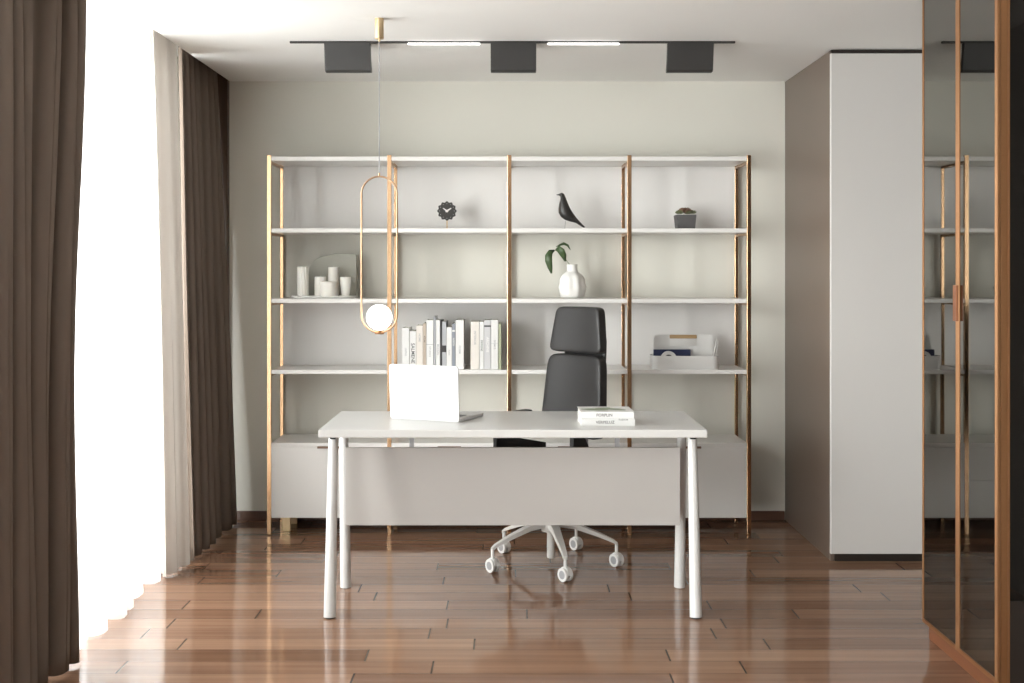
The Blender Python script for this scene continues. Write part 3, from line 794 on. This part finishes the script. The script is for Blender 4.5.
# tray with candles and slate board
Yt = 6.26
ty_ = empty('tray', (at(324.3, 0, Yt).x, Yt, Z2), 'low white oval tray under the candles on the left shelf', 'tray')
bm = bmesh.new(); a_, b2 = .174, .075; pts = [(a_ * math.copysign(abs(math.cos(t)) ** .6, math.cos(t)), b2 * math.copysign(abs(math.sin(t)) ** .6, math.sin(t))) for t in [2 * PI * k / 48 for k in range(48)]]
prism(bm, [(x_ * .97, y_ * .95) for x_, y_ in pts], 'z', 0, .006); finish('tray_base', bm, M['ceramic'], ty_)
bm = bmesh.new(); tube(bm, [Vector((x_, y_, .010)) for x_, y_ in pts], .005, 8, True); finish('rim', bm, M['ceramic'], ty_, True)
def candle(pa, pb, ty, Y, label, fn=None, prof=None, wick=True, base_z=Z2 + .0062):
    A_, B_ = at(pa, ty, Y), at(pb, ty, Y); r = (B_.x - A_.x) / 2; h = A_.z - base_z
    o = empty('candle', ((A_.x + B_.x) / 2, Y, base_z), label, 'candle', 'white candles on the tray')
    bm = bmesh.new()
    pr = prof(r, h) if prof else [(r * .96, 0), (r, .002)] + [(r, h * k / 12) for k in range(1, 12)] + [(r, h - .003), (r * .95, h - .001), (r * .75, h), (r * .3, h - .002)]
    lathe(bm, pr, n=48, fn=(lambda t, z: fn(t, z / h)) if fn else None)
    finish('wax', bm, M['wax'], o, True, 60)
    if wick:
        bm = bmesh.new(); tube(bm, [(0, 0, h - .004), (0.0004, 0, h + .002), (.0015, 0, h + .006)], .0009, 6); finish('wick', bm, M['paper'], o)
    return o
candle(297.2, 308.4, 266.6, 6.25, 'tall fluted white candle alone at the tray\'s left end', fn=lambda t, k: 1 + .05 * math.cos(12 * t + 3 * k))
candle(314.6, 326.2, 276.6, 6.28, 'medium plain white candle partly behind the low front candle')
candle(328.3, 338.8, 267.0, 6.29, 'tall plain white candle standing behind the low front candle')
candle(320.3, 337.0, 281.3, 6.215, 'low wide white candle at the front of the tray')
candle(340.2, 351.0, 276.9, 6.25, 'white cup-shaped candle tapering to its foot, at the tray\'s right end',
       prof=lambda r, h: [(r * .62, 0), (r * .66, .003), (r * .78, h * .2), (r * .92, h * .45), (r, h * .7), (r, h - .002), (r * .93, h), (r * .86, h - .004), (r * .3, h - .006)])
Yo = 6.375
A_, B_ = at(309, 253.5, Yo), at(356.3, 300, Yo)
sb = []
w_, h_ = B_.x - A_.x, A_.z - Z2
Rc = .085
for q in range(9): t = math.radians(180 - 90 * q / 8); sb.append((Rc + Rc * math.cos(t), h_ - .018 - Rc + Rc * math.sin(t)))
sb += [(w_ * .55, h_), (w_ - .006, h_ - .002), (w_, h_ - .008), (w_, 0), (0, 0)]
bm = bmesh.new(); prism(bm, sb, 'y', 0, .022); bmesh.ops.bevel(bm, geom=list(bm.edges), offset=.002, segments=2, affect='EDGES')
o = finish('slate_board', bm, M['stone']); o.location = (A_.x, Yo, Z2 + .0002); tag(o, 'grey-green board with a rounded corner standing behind the candles', 'board')

# desk caddy with things in it
Yq = 6.215
xa, xb = at(650.5, 0, Yq).x, at(717.0, 0, Yq).x
cd = empty('desk_caddy', ((xa + xb) / 2, Yq, Z3), 'white desktop caddy with rounded corners and a pale wooden handle', 'caddy', rz=math.radians(-1.5))
hw, hd, hz = (xb - xa) / 2, .085, .073
def rr_(hw_, hd_, R, n_=8):
    o_ = []
    for (cx_, cy_, a0) in ((hw_ - R, hd_ - R, 0), (-hw_ + R, hd_ - R, 90), (-hw_ + R, -hd_ + R, 180), (hw_ - R, -hd_ + R, 270)):
        for q in range(n_ + 1):
            t = math.radians(a0 + 90 * q / n_); o_.append((cx_ + R * math.cos(t), cy_ + R * math.sin(t)))
    return o_
bm = bmesh.new()
loops = []
for (o_, z_) in ((rr_(hw - .002, hd - .002, .036), 0), (rr_(hw, hd, .038), .004), (rr_(hw, hd, .038), hz), (rr_(hw - .004, hd - .004, .034), hz), (rr_(hw - .004, hd - .004, .034), .005)):
    loops.append([bm.verts.new((x_, y_, z_)) for x_, y_ in o_])
for i in range(4):
    n_ = len(loops[i])
    for k in range(n_): bm.faces.new((loops[i][k], loops[i][(k + 1) % n_], loops[i + 1][(k + 1) % n_], loops[i + 1][k]))
bm.faces.new(loops[0][::-1]); bm.faces.new(loops[-1])
finish('bin', bm, M['bin'], cd, True, 50)
zt_ = at(0, 334.6, Yq + .03).z - Z3
bm = bmesh.new()
xl, xr = at(653.5, 0, Yq + .03).x - (xa + xb) / 2, at(712.2, 0, Yq + .03).x - (xa + xb) / 2
hx0, hx1 = at(669.5, 0, Yq + .03).x - (xa + xb) / 2, at(696.5, 0, Yq + .03).x - (xa + xb) / 2
yd = .028
zs = zt_ - .022
box(bm, xl, xr, yd, yd + .004, .005, zt_ - .060)
pr_ = [(xl, zt_ - .060), (hx0, zt_ - .060), (hx0, zt_)] + [(xl + .022 + .022 * math.cos(math.radians(a)), zt_ - .022 + .022 * math.sin(math.radians(a))) for a in range(90, 181, 15)]
prism(bm, pr_, 'y', yd, yd + .004)
box(bm, hx1, xr, yd, yd + .004, zt_ - .060, zt_)
finish('divider', bm, M['bin'], cd)
bm = bmesh.new(); box(bm, hx0, hx1, yd - .006, yd + .010, zt_ - .021, zt_ - .001, .003); finish('handle', bm, M['wood'], cd, True)['label'] = 'pale wooden grip'
# navy notebook, tape, pens in the caddy
A_, B_ = at(653.8, 349.6, 6.20), at(690.8, 349.6, 6.20)
nb = empty('notebook', ((A_.x + B_.x) / 2, 6.205, Z3 + .006), 'navy blue notebook standing in the white caddy', 'notebook')
wn_, hn_ = B_.x - A_.x, A_.z - Z3 - .006
bm = bmesh.new(); box(bm, -wn_ / 2, wn_ / 2, 0, .0018, 0, hn_, .0005, 1); box(bm, -wn_ / 2, wn_ / 2, .0122, .014, 0, hn_, .0005, 1); finish('cover', bm, M['navy'], nb)
bm = bmesh.new(); box(bm, -wn_ / 2 + .002, wn_ / 2 - .003, .0019, .0121, .001, hn_ - .002); finish('pages', bm, M['paper'], nb)
tcn = at(668.5, 0, 6.17); ztp = at(0, 351.0, 6.17).z
Rt = .043
tp = empty('tape_roll', (tcn.x, 6.168, ztp - Rt), 'white tape roll standing in the caddy before the navy notebook', 'tape')
bm = bmesh.new()
n_ = 40; R4 = [[], [], [], []]
for k in range(n_):
    t = 2 * PI * k / n_
    for q, (r_, y_) in enumerate(((Rt, -.008), (Rt, .008), (Rt * .56, .008), (Rt * .56, -.008))): R4[q].append(bm.verts.new((r_ * math.cos(t), y_, r_ * math.sin(t))))
for q in range(4):
    for k in range(n_): bm.faces.new((R4[q][k], R4[q][(k + 1) % n_], R4[(q + 1) % 4][(k + 1) % n_], R4[(q + 1) % 4][k]))
finish('tape', bm, M['bin'], tp, True)
bm = bmesh.new(); cone(bm, (0, -.007, 0), (0, .007, 0), Rt * .55, Rt * .55, 32); finish('hole_shade', bm, M['black'], tp)  # black disc paints the shade inside the roll's open hole
for (a, b_, ty2, lab, mt) in ((713.5, 716.8, 338.8, 'white pen leaning highest at the caddy\'s right end', M['bin']), (714.8, 718.2, 341.0, 'pale pen leaning just right of the highest pen in the caddy', M['ceramic']), (712.6, 715.2, 346.5, 'short white pen leaning left of the others at the caddy\'s right end', M['caster'])):
    Yq2 = 6.20 + .012 * (a - 712)/2
    B0, T0 = at(a - 1.5, 366, Yq2), at(b_, ty2, Yq2)
    B0.z = Z3 + .0065
    dd = T0 - B0
    bm = bmesh.new(); tube(bm, [Vector((0, 0, 0)), dd * .1, dd * .85, dd * .97, dd], [.001, .0042, .0042, .003, .002], 10)
    o = finish('pen', bm, mt, None, True, 60); o.location = B0; tag(o, lab, 'pen', 'pens in the caddy')

# ------------------------------------------------------------------ light
wd = bpy.data.worlds.new('World'); SC.world = wd; wd.use_nodes = True
nt = wd.node_tree; bg = nt.nodes['Background']
bg.inputs['Color'].default_value = (0.985, 0.99, 1.0, 1); bg.inputs['Strength'].default_value = 8.7
# the sky light enters through the window opening
ld = bpy.data.lights.new('window_portal', 'AREA'); ld.shape = 'RECTANGLE'; ld.size = W2 - W1; ld.size_y = ZC
try: ld.cycles.is_portal = True
except Exception: pass
lo = bpy.data.objects.new('window_portal', ld); COL.objects.link(lo); lo.location = (XL - .14, (W1 + W2) / 2, ZC / 2)
lo.rotation_euler = (PI / 2, 0, -PI / 2)

sn = bpy.data.lights.new('low_sun', 'SUN'); sn.energy = 8.6; sn.angle = math.radians(32); sn.color = (1.0, 0.99, 0.97)
so = bpy.data.objects.new('low_sun', sn); COL.objects.link(so); so.location = (-5, -1, 3)
so.rotation_euler = Vector((0.68, 0.72, -0.04)).to_track_quat('-Z', 'Y').to_euler()

# ------------------------------------------------------------------ camera
cam = bpy.data.cameras.new('camera'); co = bpy.data.objects.new('camera', cam); COL.objects.link(co)
co.location = (0, 0, H); co.rotation_euler = (PI / 2, 0, 0)
cam.sensor_fit = 'HORIZONTAL'; cam.sensor_width = 36.0; cam.lens = 36.0 * F / 1024.0
cam.shift_x = (512 - CX) / 1024.0; cam.shift_y = (CY - 341.5) / 1024.0
cam.clip_start = 0.05
SC.camera = co
vs = SC.view_settings
vs.view_transform = 'Standard'; vs.look = 'None'; vs.gamma = 1.0; vs.use_curve_mapping = False
vs.exposure = 0.0
try:
    SC.cycles.use_denoising = True
    SC.cycles.max_bounces = 10; SC.cycles.diffuse_bounces = 5; SC.cycles.glossy_bounces = 5
    SC.cycles.transparent_max_bounces = 12; SC.cycles.sample_clamp_indirect = 8.0
except Exception: pass
